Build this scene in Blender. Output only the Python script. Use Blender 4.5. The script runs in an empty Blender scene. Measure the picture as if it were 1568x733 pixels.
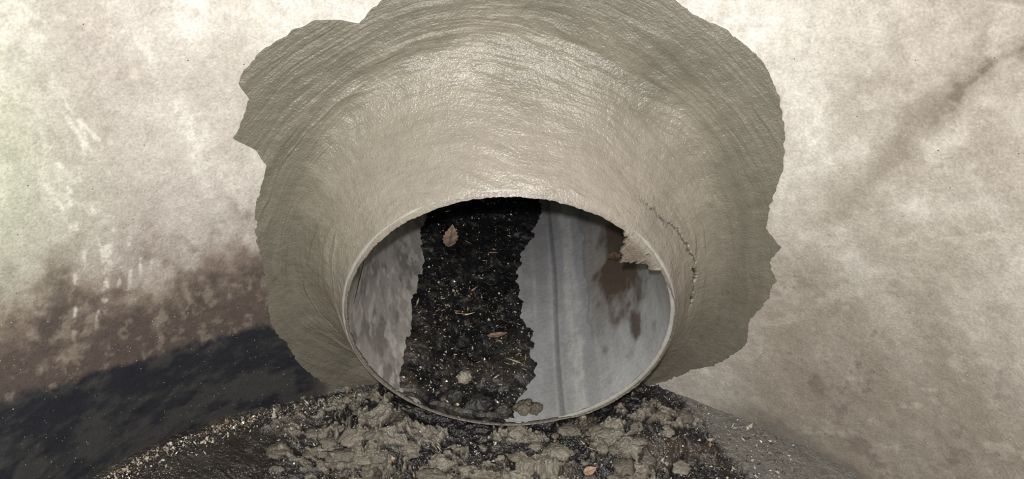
import bpy, math, random
import numpy as np
from mathutils import Vector
random.seed(4); rng=np.random.default_rng(7)
S=0.25            # pipe inner radius in metres; everything below is in pipe radii
PITCH=math.radians(39.4); F=1828.0
CAM=np.array([0.02,-3.2,3.31]); Q=3.2; YC=-2.6

# ------------------------------------------------------------ noise
def _h(ix,iy,iz,seed):
    n=(ix.astype(np.int64)*374761393+iy.astype(np.int64)*668265263+iz.astype(np.int64)*2147483647+seed*974634777)&0xffffffff
    n=((n^(n>>13))*1274126177)&0xffffffff
    n=((n^(n>>16))*2246822519)&0xffffffff
    return ((n^(n>>15))&0xffffff)/float(0xffffff)*2-1
def vn(x,y,z=0.0,seed=0):
    x,y,z=np.broadcast_arrays(np.asarray(x,float),np.asarray(y,float),np.asarray(z,float))
    ix,iy,iz=np.floor(x),np.floor(y),np.floor(z)
    fx,fy,fz=x-ix,y-iy,z-iz
    fx,fy,fz=[f*f*f*(f*(f*6-15)+10) for f in (fx,fy,fz)]
    r=0
    for a in (0,1):
        for b in (0,1):
            for c in (0,1):
                w=(fx if a else 1-fx)*(fy if b else 1-fy)*(fz if c else 1-fz)
                r=r+w*_h(ix+a,iy+b,iz+c,seed)
    return r
def fbm(x,y,z=0.0,o=4,seed=0,g=.5):
    s=0;a=1;t=0
    for i in range(o):
        k=2.03**i
        s=s+a*vn(x*k+i*7.1,y*k-i*3.3,np.asarray(z)*k,seed+i); t+=a; a*=g
    return s/t
def ss(a,b,x):
    t=np.clip((x-a)/(b-a),0,1); return t*t*(3-2*t)
def mixc(c,col,m):
    return c*(1-m[...,None])+np.array(col)*m[...,None]

# ------------------------------------------------------------ mesh helpers
def mesh_obj(name,V,Fc,attrs=None,mat=None,smooth=True,parent=None):
    me=bpy.data.meshes.new(name)
    V=np.asarray(V,np.float32)*S; Fc=np.asarray(Fc,np.int32)
    me.vertices.add(len(V)); me.vertices.foreach_set('co',V.ravel())
    k=Fc.shape[1]
    me.loops.add(Fc.size); me.loops.foreach_set('vertex_index',Fc.ravel())
    me.polygons.add(len(Fc)); me.polygons.foreach_set('loop_start',np.arange(0,Fc.size,k,dtype=np.int32))
    me.polygons.foreach_set('loop_total',np.full(len(Fc),k,np.int32))
    me.update(calc_edges=True); me.validate()
    for n,a in (attrs or {}).items():
        a=np.asarray(a,np.float32)
        if a.ndim==2:
            if a.shape[1]==3: a=np.c_[a,np.ones(len(a),np.float32)]
            at=me.attributes.new(n,'FLOAT_COLOR','POINT'); at.data.foreach_set('color',a.astype(np.float32).ravel())
        else:
            at=me.attributes.new(n,'FLOAT','POINT'); at.data.foreach_set('value',a)
    me.polygons.foreach_set('use_smooth',np.full(len(me.polygons),smooth))
    ob=bpy.data.objects.new(name,me); bpy.context.scene.collection.objects.link(ob)
    if mat: me.materials.append(mat)
    if parent: ob.parent=parent
    return ob
def grid_faces(n,m,keep=None):
    i,j=np.meshgrid(np.arange(n-1),np.arange(m-1),indexing='ij')
    f=np.stack([i*m+j,i*m+j+1,(i+1)*m+j+1,(i+1)*m+j],-1).reshape(-1,4)
    if keep is not None:
        k=keep.ravel(); f=f[k[f].all(1)]
    return f
def grid_obj(name,V,cols=None,keep=None,mat=None,flip=False,extra=None,parent=None):
    n,m,_=V.shape
    f=grid_faces(n,m,keep)
    if flip: f=f[:,::-1]
    at={}
    if cols is not None: at['col']=cols.reshape(-1,3)
    for k,v in (extra or {}).items(): at[k]=v.reshape(-1) if v.ndim==2 else v.reshape(-1,v.shape[-1])
    return mesh_obj(name,V.reshape(-1,3),f,at,mat,parent=parent)

# ------------------------------------------------------------ materials
def make_mat(name,rough=.7,spec=.4,bumps=(),var=(),specks=(),stretch=None,wetattr=False):
    m=bpy.data.materials.new(name); m.use_nodes=True
    nt=m.node_tree; N=nt.nodes; L=nt.links; N.clear()
    out=N.new('ShaderNodeOutputMaterial'); p=N.new('ShaderNodeBsdfPrincipled'); L.new(p.outputs[0],out.inputs[0])
    p.inputs['Specular IOR Level'].default_value=spec
    tc=N.new('ShaderNodeTexCoord')
    sc=N.new('ShaderNodeVectorMath'); sc.operation='SCALE'; sc.inputs['Scale'].default_value=1/S
    L.new(tc.outputs['Object'],sc.inputs[0]); P=sc.outputs[0]
    if stretch:
        a=N.new('ShaderNodeAttribute'); a.attribute_name='strk'; PS=a.outputs['Vector']
    at=N.new('ShaderNodeAttribute'); at.attribute_name='col'; c=at.outputs['Color']
    for (scale,amt) in var:
        n=N.new('ShaderNodeTexNoise'); n.inputs['Scale'].default_value=scale; n.inputs['Detail'].default_value=6; n.inputs['Roughness'].default_value=.65
        L.new(P,n.inputs['Vector'])
        mr=N.new('ShaderNodeMapRange'); mr.inputs[1].default_value=.3; mr.inputs[2].default_value=.7
        mr.inputs[3].default_value=1-amt; mr.inputs[4].default_value=1+amt; L.new(n.outputs[0],mr.inputs[0])
        v=N.new('ShaderNodeVectorMath'); v.operation='SCALE'; L.new(c,v.inputs[0]); L.new(mr.outputs[0],v.inputs['Scale']); c=v.outputs[0]
    for (scale,rad,gate,colr) in specks:
        n=N.new('ShaderNodeTexVoronoi'); n.inputs['Scale'].default_value=scale; L.new(P,n.inputs['Vector'])
        lt=N.new('ShaderNodeMapRange'); lt.inputs[1].default_value=rad; lt.inputs[2].default_value=rad*.5; lt.inputs[3].default_value=0; lt.inputs[4].default_value=1
        L.new(n.outputs['Distance'],lt.inputs[0])
        sp=N.new('ShaderNodeSeparateColor'); L.new(n.outputs['Color'],sp.inputs[0])
        g=N.new('ShaderNodeMath'); g.operation='GREATER_THAN'; g.inputs[1].default_value=gate; L.new(sp.outputs[0],g.inputs[0])
        mu=N.new('ShaderNodeMath'); mu.operation='MULTIPLY'; L.new(lt.outputs[0],mu.inputs[0]); L.new(g.outputs[0],mu.inputs[1])
        mx=N.new('ShaderNodeMix'); mx.data_type='RGBA'; L.new(mu.outputs[0],mx.inputs[0]); L.new(c,mx.inputs[6]); mx.inputs[7].default_value=(*colr,1); c=mx.outputs[2]
    L.new(c,p.inputs['Base Color'])
    last=None
    def addb(src,st,d):
        nonlocal last
        b=N.new('ShaderNodeBump'); b.inputs['Strength'].default_value=st; b.inputs['Distance'].default_value=d*S
        L.new(src,b.inputs['Height'])
        if last: L.new(last,b.inputs['Normal'])
        last=b.outputs[0]
    if stretch:
        for (sx,st,d) in stretch:
            mp=N.new('ShaderNodeMapping'); mp.inputs['Scale'].default_value=sx; L.new(PS,mp.inputs[0])
            n=N.new('ShaderNodeTexNoise'); n.inputs['Scale'].default_value=1; n.inputs['Detail'].default_value=4; L.new(mp.outputs[0],n.inputs['Vector'])
            addb(n.outputs[0],st,d)
    for (scale,det,st,d) in bumps:
        n=N.new('ShaderNodeTexNoise'); n.inputs['Scale'].default_value=scale; n.inputs['Detail'].default_value=det; n.inputs['Roughness'].default_value=.6
        L.new(P,n.inputs['Vector']); addb(n.outputs[0],st,d)
    if last: L.new(last,p.inputs['Normal'])
    p.inputs['Roughness'].default_value=rough
    if wetattr:
        a=N.new('ShaderNodeAttribute'); a.attribute_name='rough'; L.new(a.outputs['Fac'],p.inputs['Roughness'])
    return m

M_wall=make_mat('stained_concrete',spec=.35,wetattr=True,var=[(5,.07),(18,.12),(70,.2)],
    bumps=[(14,6,.4,.010),(80,4,.7,.006)],specks=[(34,.14,.87,(.47,.44,.40)),(60,.17,.90,(.52,.49,.45)),(22,.10,.9,(.10,.08,.06))])
M_mort=make_mat('wet_mortar',wetattr=True,spec=.5,var=[(3,.07),(25,.08),(150,.14)],
    stretch=[((2.0,20,1),1,.011),((5,50,1),1,.0042)],bumps=[(32,3,1,.005),(85,2,1,.0042)])
M_pipe=make_mat('pipe_concrete',rough=.42,spec=.4,var=[(5,.12),(40,.12)],bumps=[(14,5,.4,.012),(90,3,.5,.003)],specks=[(30,.10,.93,(.5,.48,.45))])
M_silt=make_mat('wet_black_silt',rough=.2,spec=.6,var=[(20,.4)],bumps=[(28,4,1.0,.012),(100,3,1.0,.005)],specks=[(70,.2,.93,(.2,.19,.17)),(130,.22,.94,(.35,.33,.3))])
M_floor=make_mat('floor_sludge',spec=.75,wetattr=True,var=[(8,.18),(50,.28)],bumps=[(22,4,1,.016),(75,3,1.0,.007)],specks=[(80,.22,.88,(.42,.38,.3)),(50,.2,.86,(.02,.02,.02))])
M_bits=make_mat('loose_grit',rough=.25,spec=.7,var=[(60,.2)])
M_leaf=make_mat('dry_leaf',rough=.6,spec=.3,var=[(30,.25)],bumps=[(40,3,.5,.01)])

# outline of the mortar smear on the wall: (angle about the pipe axis, radius)
pol=[(-30.3,1.537),(-23.6,1.614),(-13.7,1.642),(-5.6,1.592),(0.9,1.639),(8.1,1.678),(12.9,1.643),(17.3,1.693),(21.1,1.634),(27.2,1.71),(29.9,1.756),(34.0,1.845),(37.9,1.91),(44.8,2.039),(50.6,2.089),(57.5,2.079),(62.4,2.05),(65.9,2.071),(73.0,2.079),(87.9,2.003),(103.3,2.017),(108.6,1.993),(110.5,1.947),(112.4,1.94),(114.2,1.917),(116.8,1.988),(119.3,2.053),(124.2,2.087),(127.2,2.104),(131.1,2.094),(133.0,2.068),
 (134.3,1.983),(137.6,1.93),(141.2,1.924),(141.9,1.79),(143.9,1.704),(151.1,1.665),(158.1,1.631),(167.8,1.56),(177.8,1.541),(187.9,1.595),(194.3,1.561),(207.7,1.64)]
# wet line, brown tide zone and diagonal stain, in (arc length, height) on the chamber wall
DK=[(-3.116,0.231),(-2.815,0.113),(-2.482,-0.005),(-2.115,-0.116),(-1.672,-0.209),(-1.462,-0.508)]
BR=[(-2.889,0.756),(-2.455,0.61),(-1.954,0.472),(-1.581,0.406)]
DIAG=[(1.969,0.975),(2.138,1.48),(2.28,1.738),(2.405,1.966)]
pa=np.array([p[0] for p in pol]); pr=np.array([p[1] for p in pol])
def outline(deg):
    R=np.interp(deg,pa,pr)
    return R+.020*fbm(deg*.15,0,0,4,31,.6)+.010*fbm(deg*1.0,3,0,3,32)

# ------------------------------------------------------------ chamber wall
def wnoise(s_,z_): return .02*fbm(s_*1.2,z_*1.2,0,3,1)+.005*fbm(s_*9,z_*9,0,3,2)
def ywall(x,z_):
    th_=np.arcsin(np.clip(x/Q,-1,1)); q_=Q+wnoise(Q*th_,z_)
    return YC+np.sqrt(np.maximum(q_*q_-x*x,0.01))
th=np.concatenate([np.linspace(-math.pi,-1.45,40)[:-1],np.linspace(-1.45,1.45,1200),np.linspace(1.45,math.pi,40)[1:]])
zz=np.concatenate([np.linspace(-1.5,2.6,520),np.linspace(2.6,7,30)[1:]])
T,Z=np.meshgrid(th,zz,indexing='ij'); s=Q*T
rr=Q+wnoise(s,Z)
joint=ss(.03,.0,np.abs(Z-2.14-.06*(s-2.2)))*ss(1.5,2.2,s)
rr=rr+.05*joint
V=np.stack([rr*np.sin(T),YC+rr*np.cos(T),Z],-1)
x=V[...,0]
rad2=np.hypot(x,Z); dgw=np.degrees(np.arctan2(Z,x)); dgw=np.where(dgw<-90,dgw+360,dgw)
rel=rad2-outline(dgw)
c=np.zeros(T.shape+(3,))+np.array([.415,.383,.35])
n1=fbm(s*1.3,Z*1.3,0,5,11); n2=fbm(s*5,Z*4,0,6,12,.6); n3=fbm(s*18,Z*14,0,4,13,.6); nv=fbm(s*7,Z*1.6,0,5,14)
flash_spill=ss(.85,.1,rel)*ss(-.1,.7,Z)  # flash hotspot beside the collar, painted into the wall colour
left=ss(-1.2,-1.6,s); right=ss(1.2,1.8,s)
c=mixc(c,(.64,.61,.57),ss(.0,.42,.6*n2+.6*n3+.6*nv+.25*flash_spill-.10*right)*.7)
c=mixc(c,(.66,.635,.60),flash_spill*.5)
c=mixc(c,(.34,.30,.265),ss(.05,.5,n1+.4*n2)*.5)
c=mixc(c,(.29,.25,.22),ss(.1,.45,n3+.4*n2)*.3)
ds=np.array([p[0] for p in DK]); dz=np.array([p[1] for p in DK])
zd=np.interp(s,ds,dz)+.03*n2
bs=np.array([p[0] for p in BR]); bz=np.array([p[1] for p in BR])
zb=np.interp(s,bs,bz)+.06
hgt=(Z-zd)/np.maximum(zb-zd,.1)
c=mixc(c,(.31,.275,.25),left*ss(2.3,1.0,hgt+.5*n1)*.65)
c=mixc(c,(.16,.12,.095),left*ss(1.35,.7,hgt+.6*n2+.2*n3)*.85)
c=mixc(c,(.055,.042,.038),left*ss(.95,.25,hgt+.4*n3+.6*n2)*.8)
c=mixc(c,(.24,.21,.17),left*ss(.15,.45,n3+.4*nv)*ss(1.2,.9,hgt)*.4)
dark=left*ss(.05,-.02,Z-zd+.05*n2+.04*n3)
c=mixc(c,(.018,.020,.027),dark*.97)
c=mixc(c,(.055,.055,.053),dark*ss(-.1,.5,fbm(s*6,Z*10,0,6,17,.6)+.35*ss(-.15,-.6,Z-zd))*.75)
c=mixc(c,(.44,.53,.34),ss(-2.0,-2.9,s)*ss(.5,1.5,Z)*.5)
for k in range(12):
    s0=-2.1-.035*k*(1+.3*math.sin(k*5)); arcs=s0-.22*(Z-1.0)**2+.03*vn(Z*3,k,0,19)+.16*(Z-.9)
    c=mixc(c,(.74,.715,.66),ss(.018,.002,np.abs(s-arcs))*ss(.5,.7,Z+.2*math.sin(k*3))*ss(1.6,1.3,Z+.2*math.sin(k*7))*ss(-.1,.35,n3+n2)*.5)
right=ss(1.4,2.0,s)
dg=fbm((s-Z)*1.1,(s+Z)*3.0,0,5,21)
dg2=fbm((s*.8-Z)*6,(s+Z*.8)*1.2,0,5,22)
c=mixc(c,(.27,.235,.195),right*ss(-.25,.35,dg+.5*dg2)*.55)
c=mixc(c,(.235,.20,.168),right*ss(1.2,-.3,Z+.3*n1)*.72)
c=mixc(c,(.47,.44,.40),right*ss(.25,.5,dg2+.4*n3)*.35)
zc=np.interp(s,[q[0] for q in DIAG],[q[1] for q in DIAG])
band=np.abs(Z-zc)
c=mixc(c,(.19,.16,.125),ss(1.75,2.15,s)*ss(.36,.0,band+.2*n2)*.7)
c=mixc(c,(.06,.058,.045),ss(2.12,2.32,s)*ss(.10,.0,band+.16*n2+.10*n3)*.6)
c=mixc(c,(.15,.11,.105),right*ss(.2,.5,n2+.5*n3)*ss(.7,.1,Z)*.5)
c=mixc(c,(.12,.11,.10),right*ss(-.9,-1.08,Z+.1*n2)*.6)
rough=.8-.62*dark
keep=~((rel<-.10)&(V[...,1]>-.5))
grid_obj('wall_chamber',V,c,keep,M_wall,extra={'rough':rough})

# ------------------------------------------------------------ mortar collar
nphi,nr=1500,280
ph=np.linspace(-90,270,nphi)
Ro=outline(ph)
kern=np.hanning(101); kern/=kern.sum()
Rsm=np.convolve(np.pad(Ro,50,mode='edge'),kern,mode='valid')
rad=np.radians(ph)
# broken tongue of mortar hanging into the mouth, upper right
tongue=np.interp(ph,[28,30,32,35,37.5,39.5,41.5,45,48.9,49.6],[0,.03,.045,.085,.10,.15,.135,.075,.02,0])
lump=ss(0,.04,tongue)
a=.998-tongue+.045*lump*fbm(ph*1.1,3,0,4,5)+.003*vn(ph*.3,1,0,6)+.003*vn(ph*1.1,1,0,7)
expose=ss(24,10,ph)*ss(-75,-55,ph)
a=a+.03*expose
t=np.linspace(0,1,nr)**1.15
PH,TT=np.meshgrid(rad,t,indexing='ij'); A=a[:,None]; RO=Ro[:,None]
r=A+.004+(RO-A-.004)*TT
X=r*np.cos(PH); ZZ=r*np.sin(PH)
tp=np.clip(np.sin(PH),0,1)
Rs=1.42+.26*tp**1.5+.04*fbm(PH*1.2,0,0,2,33)
outer=ss(Rsm[:,None]+.02,Rsm[:,None]-.24,r)
yw=ywall(X,ZZ)-.009-.015*outer
T2=np.clip((r-1.0)/(Rs-1.0),0,1)
Tg=np.linspace(0,1,600); sl=(.35+.65*ss(0,.10,Tg))*(1-Tg)**.65; G=np.concatenate([[0],np.cumsum(sl)[:-1]]); G/=G[-1]
gg=np.interp(T2,Tg,G)
Y=-.032+(yw+.032)*gg
V=np.stack([X,Y,ZZ],-1)
du=np.gradient(V,axis=0); dv=np.gradient(V,axis=1); nrm=np.cross(du,dv); nrm/=np.linalg.norm(nrm,axis=-1,keepdims=True)+1e-9
nrm*=-np.sign(nrm[...,1:2]+1e-9)
deg=np.degrees(PH)
arc=PH*1.35
warp=.09*fbm(arc*1.2,r*2,0,4,41)+.10*np.sin(PH*1.5+1)
rv=r+warp
patch=ss(-.25,.25,fbm(arc*1.3+9,rv*3,0,3,46))
rid=fbm(arc*1.8,rv*20,0,4,42,.55)
rid2=1-np.abs(fbm(arc*.9+5,rv*7,0,3,43))*3
d=((.0070*rid*(.25+patch)+.008*np.clip(rid2,0,1)**5*(.2+.8*patch))*(.15+.85*outer)+.012*fbm(X*2,ZZ*2,0,3,44)*outer+.004*fbm(X*6,ZZ*6,0,3,47)*outer+.0018*fbm(X*22,ZZ*22,0,3,45)*outer)*ss(0,.05,TT)
rc=1.195-.05*ss(15,45,deg)+.012*vn(deg*.5,0,0,51)+.006*vn(deg*1.7,0,0,52)
wd=.0015+.0095*np.clip(vn(deg*.45,9,0,53)+.3,0,1)*ss(32,5,deg)+.001
cr=ss(wd*1.8+.0015,wd*.5,np.abs(r-rc))*ss(-8,-2,deg)*ss(54,40,deg)
cr=cr*(.6+.4*ss(28,8,deg))
d=d-.02*cr
V=V+nrm*d[...,None]
V[:,-1,1]+=.05
def lip(rr_,yy_):
    return np.stack([rr_*np.cos(rad),np.full_like(rad,yy_),rr_*np.sin(rad)],-1)[:,None,:]
V=np.concatenate([lip(np.maximum(a+.02,1.004),0.0),lip(a,0.0),lip(a-.003,-.018),lip(a+.001,-.029),V],1)
pad=lambda q:np.concatenate([np.repeat(q[:,:1],4,1),q],1)
c=np.zeros(TT.shape+(3,))+np.array([.232,.208,.172])
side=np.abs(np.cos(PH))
c=mixc(c,(.142,.130,.104),ss(.38,.85,TT+.16*side+.25*fbm(X*3,ZZ*3,0,4,61)))  # outer mortar is wetter; flash falloff is also darkened into its colour
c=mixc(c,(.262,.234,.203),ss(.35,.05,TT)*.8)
c=c*(1+.10*fbm(arc*2,rv*24,0,3,62))[...,None]
c=mixc(c,(.02,.018,.015),cr*.95)
c=mixc(c,(.13,.105,.08),(lump[:,None]*ss(1.0,.96,r))*.8)
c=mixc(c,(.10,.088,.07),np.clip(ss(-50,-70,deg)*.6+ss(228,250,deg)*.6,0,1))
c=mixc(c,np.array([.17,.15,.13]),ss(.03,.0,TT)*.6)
c=pad(c); c[:,:4]*=.75
rg=.30+.14*ss(.5,.9,TT)+.05*fbm(X*5,ZZ*5,0,3,63)
st=np.stack([pad(arc),pad(rv),np.zeros_like(pad(arc))],-1)
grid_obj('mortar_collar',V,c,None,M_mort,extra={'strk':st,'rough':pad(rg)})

# ------------------------------------------------------------ pipe
pipe=bpy.data.objects.new('drain_pipe',None); bpy.context.scene.collection.objects.link(pipe)
ph=np.linspace(-180,180,721); yy=np.concatenate([np.linspace(0,3.2,330),np.linspace(3.2,9,60)[1:]])
D,Yp=np.meshgrid(ph,yy,indexing='ij'); R_=np.radians(D)
ri=1.0+.004*fbm(D*.1,Yp*2,0,3,71)
seam=ss(1.6,.3,np.abs(D+68+.5*np.sin(Yp*3)))
ri=ri+.012*seam-.006*ss(2.5,0,np.abs(D+58))
V=np.stack([ri*np.cos(R_),Yp,ri*np.sin(R_)],-1)
c=np.zeros(D.shape+(3,))+np.array([.31,.31,.328])
n1=fbm(D*.05,Yp*.9,0,4,72); n2=fbm(D*.15,Yp*5,0,5,73)
c=mixc(c,(.42,.42,.43),ss(-.1,.3,fbm(D*.28,Yp*.5,0,3,74))*.5)
c=mixc(c,(.20,.19,.185),ss(0,.35,n1)*.4)
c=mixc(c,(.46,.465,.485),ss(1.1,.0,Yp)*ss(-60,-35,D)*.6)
c=mixc(c,(.10,.105,.12),seam*.6)
c=mixc(c,(.52,.52,.51),ss(4,1,np.abs(D+59+4*n2))*.5)
edge=np.abs(D+50+7*n1+4*n2)
c=mixc(c,(.14,.14,.15),ss(1.5,0,edge)*ss(.3,1.0,Yp)*.6)
c=mixc(c,(.22,.205,.19),ss(-51,-47,D+7*n1+4*n2)*ss(.2,1.0,Yp)*.65)
lw=ss(-112,-125,D)+ss(60,90,D)
c=mixc(c,(.31,.29,.265),lw*.9); c=mixc(c,(.11,.10,.09),lw*ss(-.1,.3,n2)*.6); c=mixc(c,(.52,.50,.47),lw*ss(.1,.3,fbm(D*.3,Yp*8,0,4,75))*.5)
c=mixc(c,(.08,.052,.038),ss(19,6,np.hypot((D+28),(Yp-1.15)*18)+16*n2)*.9)
c=c*(1-.45*ss(.8,3.5,Yp))[...,None]  # light falloff down the bore, darkened into the vertex colour
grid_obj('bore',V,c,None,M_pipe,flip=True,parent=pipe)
prof=[(1.0,0),(1.0,-.006),(1.006,-.012),(1.020,-.014),(1.030,-.009),(1.034,.0),(1.06,.4),(1.06,9.0),(.001,9.0)]
ph2=np.radians(np.linspace(0,360,361))
V=np.array([[[q*math.cos(b),y_,q*math.sin(b)] for (q,y_) in prof] for b in ph2])
grid_obj('barrel',V,np.zeros(V.shape)+np.array([.34,.33,.31]),None,M_pipe,parent=pipe)

# ------------------------------------------------------------ silt bed in the pipe
ph=np.linspace(-160,-55,420); yy=np.linspace(-.02,5.0,700)
D,Yp=np.meshgrid(ph,yy,indexing='ij')
l_=-140+5*fbm(Yp*2.2,1,0,5,81)+1.5*fbm(Yp*15,D*.1,0,3,86); r_=-82+9*ss(1.5,2.4,Yp)+8*fbm(Yp*2.2,2,0,5,82)-7*ss(.5,0,Yp)+2*fbm(Yp*14,D*.1,0,3,87)
e=np.minimum(D-l_,r_-D)
lo=fbm(D*.12,Yp*5,0,4,83)
thk=-.02+.075*ss(-2,9,e)+.045*lo*ss(0,8,e)+.008*fbm(D*.5,Yp*24,0,3,84)
thk=np.where(Yp<.03,thk-.03,thk)
def silt_r(D_,Y_):
    i=int(np.clip((D_+160)/105*419,0,419)); j=int(np.clip((Y_+.02)/5.02*699,0,699)); return 1-thk[i,j]
R_=np.radians(D); q=1-thk
V=np.stack([q*np.cos(R_),Yp,q*np.sin(R_)],-1)
c=np.zeros(D.shape+(3,))+np.array([.010,.010,.011])
c=mixc(c,(.04,.035,.03),ss(.1,.5,fbm(D*.3,Yp*11,0,4,85))*ss(2.2,1.2,Yp))
c=mixc(c,(.08,.068,.055),ss(1.0,.1,Yp)*ss(-.1,.4,lo)*.5)
grid_obj('silt_bed',V,c,thk>-.012,M_silt,flip=True)

# ------------------------------------------------------------ chamber floor
xs=np.linspace(-3.2,3.2,1100); ys=np.concatenate([np.linspace(-5.8,-.9,50)[:-1],np.linspace(-.9,.75,330)])
X,Y=np.meshgrid(xs,ys,indexing='ij')
near=ss(1.9,.9,np.hypot(X*.9,Y*1.1))
wx=X+.12*fbm(X*4,Y*4,0,3,95); wy=Y+.12*fbm(X*4+5,Y*4,0,3,96)
lump_=fbm(wx*4.2,wy*4.2,0,5,91,.6); l2=fbm(wx*13,wy*13,0,4,92,.65)
H=-1.15+.02*fbm(X*2,Y*2,0,3,93)+near*(.04+.06*np.maximum(lump_,-.1)+.045*l2)
rim_d=np.hypot(X*.85,np.maximum(-Y,0)*2.2)
H=H+.06*ss(1.15,.7,rim_d)+.10*ss(.45,.15,np.hypot(np.abs(X)-.95,Y*1.3))     # debris heaped against the mouth
H=H+.36*np.clip(-1.15-X,0,3)          # benching climbs to the left
ax=lambda cx,cy,rx,ry:ss(1.25,.7,np.hypot((X-cx)/rx,(Y-cy)/ry))
zone=ax(-1.25,.02,.45,.40)+ax(-.42,-.3,.14,.25)+ax(.02,-.35,.32,.12)+ax(1.1,.08,.35,.12)+ax(-.72,-.10,.30,.10)+ax(.1,-.10,.25,.05)+ax(.72,-.1,.15,.1)+ax(-.95,-.35,.15,.12)+ax(.9,-.38,.12,.08)
mort=ss(.34,.40,np.clip(zone,0,1)*.52+.6*lump_+.8*l2-.06)*ss(-1.95,-1.55,X+.3*l2)
H=H+.018*mort+.03*mort*l2
ch=ss(-1.35,-1.75,X+.3*l2)
H=H+.012*ch*fbm(X*6,Y*6,0,4,97)
c=np.zeros(X.shape+(3,))+np.array([.013,.012,.013])
c=mixc(c,(.07,.052,.04),ss(.05,.4,fbm(X*5,Y*5,0,4,94))*ss(.0,.7,X))
c=mixc(c,(.05,.043,.033),ss(.1,.45,fbm(X*5,Y*5,0,4,94)))
c=mixc(c,(.195,.175,.143),mort)
c=mixc(c,(.09,.08,.065),mort*ss(.0,.4,fbm(X*9,Y*9,0,4,99))*.5)
c=mixc(c,(.020,.016,.014),ch*.92)
c=mixc(c,(.08,.064,.05),ch*ss(.1,.5,fbm(X*7,Y*7,0,5,98,.6))*.45)
wedge=ss(1.40,1.50,X+.55*Y+.08*l2)
c=mixc(c,(.15,.14,.126),wedge*.9)
H=H*(1-wedge)+(-1.10+.08*ss(1.5,2.6,X)+.006*l2)*wedge
under=np.sqrt(np.maximum(1.035**2-X**2,0))
H=np.where((np.abs(X)<1.035)&(Y>-.025),np.minimum(H,-under-.01),H)
H=np.where((np.abs(X)<1.0)&(Y<=-.025)&(Y>-.12),np.minimum(H,-np.sqrt(np.maximum(1-X**2,0))*.985+.0),H)
rough=.17+.16*mort-.04*ch+.28*wedge
keep=np.hypot(X,Y-YC)<Q+.03
grid_obj('floor',np.stack([X,Y,H],-1),c,keep,M_floor,flip=True,extra={'rough':rough})
def idx(x_,y_): return int(np.clip(np.searchsorted(xs,x_),0,len(xs)-1)),int(np.clip(np.searchsorted(ys,y_),0,len(ys)-1))
def floor_z(x_,y_): return H[idx(x_,y_)]

# ------------------------------------------------------------ scattered bits (joined meshes)
OCT=np.array([[1,0,0],[-1,0,0],[0,1,0],[0,-1,0],[0,0,1],[0,0,-1]],float)
OF=np.array([[0,2,4],[2,1,4],[1,3,4],[3,0,4],[2,0,5],[1,2,5],[3,1,5],[0,3,5]])
def rotm():
    q=rng.normal(size=4); q/=np.linalg.norm(q); w,x_,y_,z_=q
    return np.array([[1-2*(y_*y_+z_*z_),2*(x_*y_-z_*w),2*(x_*z_+y_*w)],[2*(x_*y_+z_*w),1-2*(x_*x_+z_*z_),2*(y_*z_-x_*w)],[2*(x_*z_-y_*w),2*(y_*z_+x_*w),1-2*(x_*x_+y_*y_)]])
def bits(name,pts,size,cols,mat,long=1.0):
    VV=[];FF=[];CC=[]
    for k,p in enumerate(pts):
        sc=size*math.exp(rng.normal()*.5)
        b=OCT*(1+.35*rng.normal(size=(6,1)))*np.array([sc*long,sc*.6,sc*.35])
        if long>2:
            an=rng.uniform(0,math.pi); R0=np.array([[math.cos(an),-math.sin(an),0],[math.sin(an),math.cos(an),0],[0,0,1]])
        else: R0=rotm()
        VV.append(b@R0.T+p); FF.append(OF+6*k); cc=cols[rng.integers(len(cols))]; CC.append(np.tile(np.array(cc)*rng.uniform(.7,1.2),(6,1)))
    return mesh_obj(name,np.concatenate(VV),np.concatenate(FF),{'col':np.concatenate(CC)},mat,smooth=False)
def psilt():
    while True:
        y_=rng.uniform(.03,3.0); d_=rng.uniform(-140,-80)
        if rng.random()<.5: y_*=.45
        q_=silt_r(d_,y_)
        if q_<.99: return np.array([q_*math.cos(math.radians(d_)),y_,q_*math.sin(math.radians(d_))+.004])
def pfloor(x0=-1.6,x1=2.0,dark_only=False):
    while True:
        x_=rng.uniform(x0,x1); y_=rng.uniform(-.8,.45)
        if abs(x_)<1.03 and y_>-.06: continue
        if dark_only and mort[idx(x_,y_)]>.3 and rng.random()<.85: continue
        if math.hypot(x_,y_-YC)<Q-.03: return np.array([x_,y_,floor_z(x_,y_)+.004])
pal=[(.5,.46,.38),(.32,.29,.24),(.6,.58,.52),(.08,.07,.06),(.03,.03,.03),(.3,.2,.12),(.05,.05,.05)]
def pbase():   # gritty tide line along the foot of the left wall
    t_=rng.uniform(-1.0,-.36); q_=Q-.04-abs(rng.normal())*.06
    x_,y_=q_*math.sin(t_),YC+q_*math.cos(t_); return np.array([x_,y_,floor_z(x_,y_)+.004+.01*rng.random()])
bits('grit_scatter',[psilt() for _ in range(1500)]+[pfloor(dark_only=True) for _ in range(3500)]+[pbase() for _ in range(2400)],.0066,pal,M_bits)
bits('straw_litter',[psilt() for _ in range(60)]+[pfloor(-.9,1.5,dark_only=True) for _ in range(60)],.0055,[(.5,.42,.28),(.42,.35,.25),(.3,.2,.12)],M_leaf,long=4.5)

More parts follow.
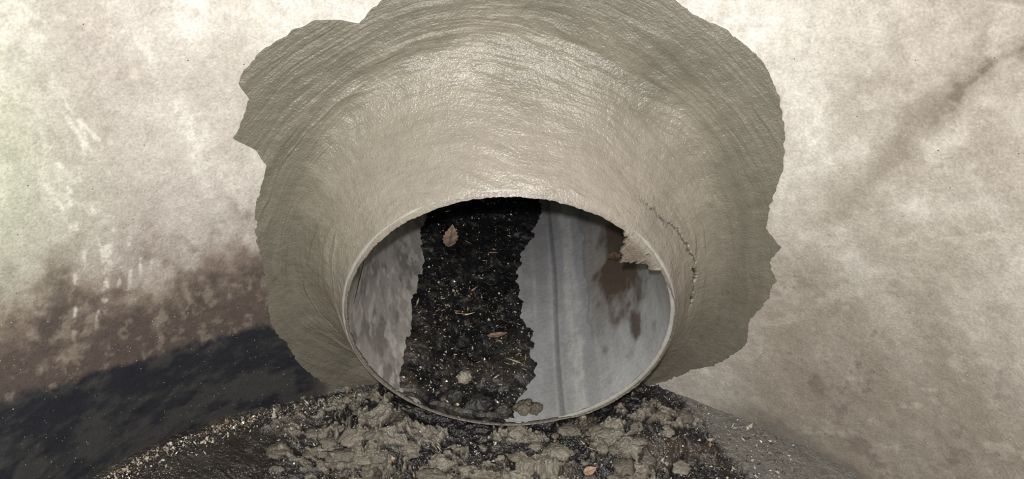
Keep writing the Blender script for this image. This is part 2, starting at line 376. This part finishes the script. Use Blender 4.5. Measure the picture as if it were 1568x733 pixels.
def blobmesh(items):
    u=np.linspace(0,2*math.pi,33); v=np.linspace(0,math.pi,18)
    U,Vv=np.meshgrid(u,v,indexing='ij'); f=grid_faces(33,18)
    VV=[];FF=[];CC=[]
    for k,(p,sx,sy,sz,col) in enumerate(items):
        nx,ny,nz=np.sin(Vv)*np.cos(U),np.sin(Vv)*np.sin(U),np.cos(Vv)
        g=1+.7*fbm(nx*1.8+k*9,ny*1.8,nz*1.8,5,101,.6)
        b=np.stack([nx*g*sx+p[0],ny*g*sy+p[1],nz*g*sz+p[2]],-1).reshape(-1,3)
        VV.append(b);FF.append(f+len(b)*k);CC.append(np.tile(col,(len(b),1)))
    return np.concatenate(VV),np.concatenate(FF),np.concatenate(CC)
M_clod=make_mat('mortar_clods',rough=.34,spec=.5,var=[(12,.15),(60,.2)],bumps=[(25,4,1,.014),(80,3,1,.006)])
it=[]
while len(it)<130:
    p=pfloor(-1.6,1.3)
    if p[1]<-.65 or (mort[idx(p[0],p[1])]<.2 and rng.random()<.55): continue
    if math.hypot(p[0],p[1]-YC)>Q-.12: continue
    z_=rng.uniform(.010,.042)*rng.choice([.6,1,1.4]); it.append((p,z_*rng.uniform(1,2),z_*rng.uniform(.9,1.4),z_*.5,np.array((.20,.18,.147))*rng.uniform(.6,1.1)))
a_,b_,c_=blobmesh(it); mesh_obj('mortar_droppings',a_,b_,{'col':c_},M_clod)
def on_silt(D_,Y_,l=.02):
    q_=silt_r(D_,Y_)-l; return np.array([q_*math.cos(math.radians(D_)),Y_,q_*math.sin(math.radians(D_))])
it=[(on_silt(-111,.30),.05,.05,.04,(.30,.27,.22)),(on_silt(-84,.12),.07,.06,.06,(.11,.095,.075)),(on_silt(-79,.10),.05,.05,.05,(.09,.075,.06)),
    (on_silt(-104,.08),.09,.06,.05,(.03,.03,.03)),(on_silt(-115,.10),.06,.05,.05,(.03,.03,.03)),(on_silt(-93,.05),.05,.04,.04,(.05,.045,.04))]
a_,b_,c_=blobmesh(it); mesh_obj('pebble_cluster',a_,b_,{'col':c_},M_clod)

def leaf(name,p,L_,W_,ang,tilt,col):
    n,m=22,9; V=np.zeros((n,m,3))
    for i in range(n):
        u=i/(n-1); w=W_*math.sin(math.pi*min(1,u*1.0)**.8)**.9*(1+.12*math.sin(u*40))
        for j in range(m):
            v=(j/(m-1)-.5)*2
            V[i,j]=((u-.5)*L_,v*w*.5,.10*L_*(u-.5)**2*4+.25*abs(v)*w*.5+.01*L_*math.sin(u*17+v*3))
    ca,sa=math.cos(ang),math.sin(ang); ct,st_=math.cos(tilt),math.sin(tilt)
    R1=np.array([[ca,-sa,0],[sa,ca,0],[0,0,1]]); R2=np.array([[1,0,0],[0,ct,-st_],[0,st_,ct]])
    V=V@R1.T@R2.T+p
    cc=np.zeros(V.shape)+np.array(col); cc[:,m//2]*=.5
    return grid_obj(name,V,cc,None,M_leaf)
leaf('dead_leaf',on_silt(-125,1.75,.03),.28,.13,1.5,.1,(.30,.21,.16))
leaf('dead_leaf.001',on_silt(-96,.75,.02),.16,.05,.2,.1,(.22,.14,.10))
leaf('dead_leaf.002',np.array([.55,-.36,floor_z(.55,-.36)+.03]),.10,.06,.4,.2,(.38,.25,.17))
leaf('dead_leaf.003',np.array([.93*math.cos(math.radians(-27)),1.1,.93*math.sin(math.radians(-27))]),.3,.12,1.3,-.9,(.16,.10,.07))

# ------------------------------------------------------------ camera, lamp, world
cd=bpy.data.cameras.new('camera'); cam=bpy.data.objects.new('camera',cd); bpy.context.scene.collection.objects.link(cam)
cam.location=Vector(CAM*S); cam.rotation_euler=(math.pi/2-PITCH,0,0)
cd.sensor_width=36; cd.lens=36*F/2560; cd.clip_start=.01
bpy.context.scene.camera=cam
ld=bpy.data.lights.new('inspection_lamp','POINT'); ld.energy=55; ld.shadow_soft_size=.010; ld.color=(1,.98,.97)
lo_=bpy.data.objects.new('inspection_lamp',ld); lo_.location=Vector((CAM+np.array([-.08,.05,.18]))*S); bpy.context.scene.collection.objects.link(lo_)
w=bpy.data.worlds.new('dim_shaft_air'); bpy.context.scene.world=w; w.use_nodes=True
w.node_tree.nodes['Background'].inputs[0].default_value=(.84,.85,.83,1); w.node_tree.nodes['Background'].inputs[1].default_value=.10
vs=bpy.context.scene.view_settings; vs.view_transform='Standard'; vs.look='None'
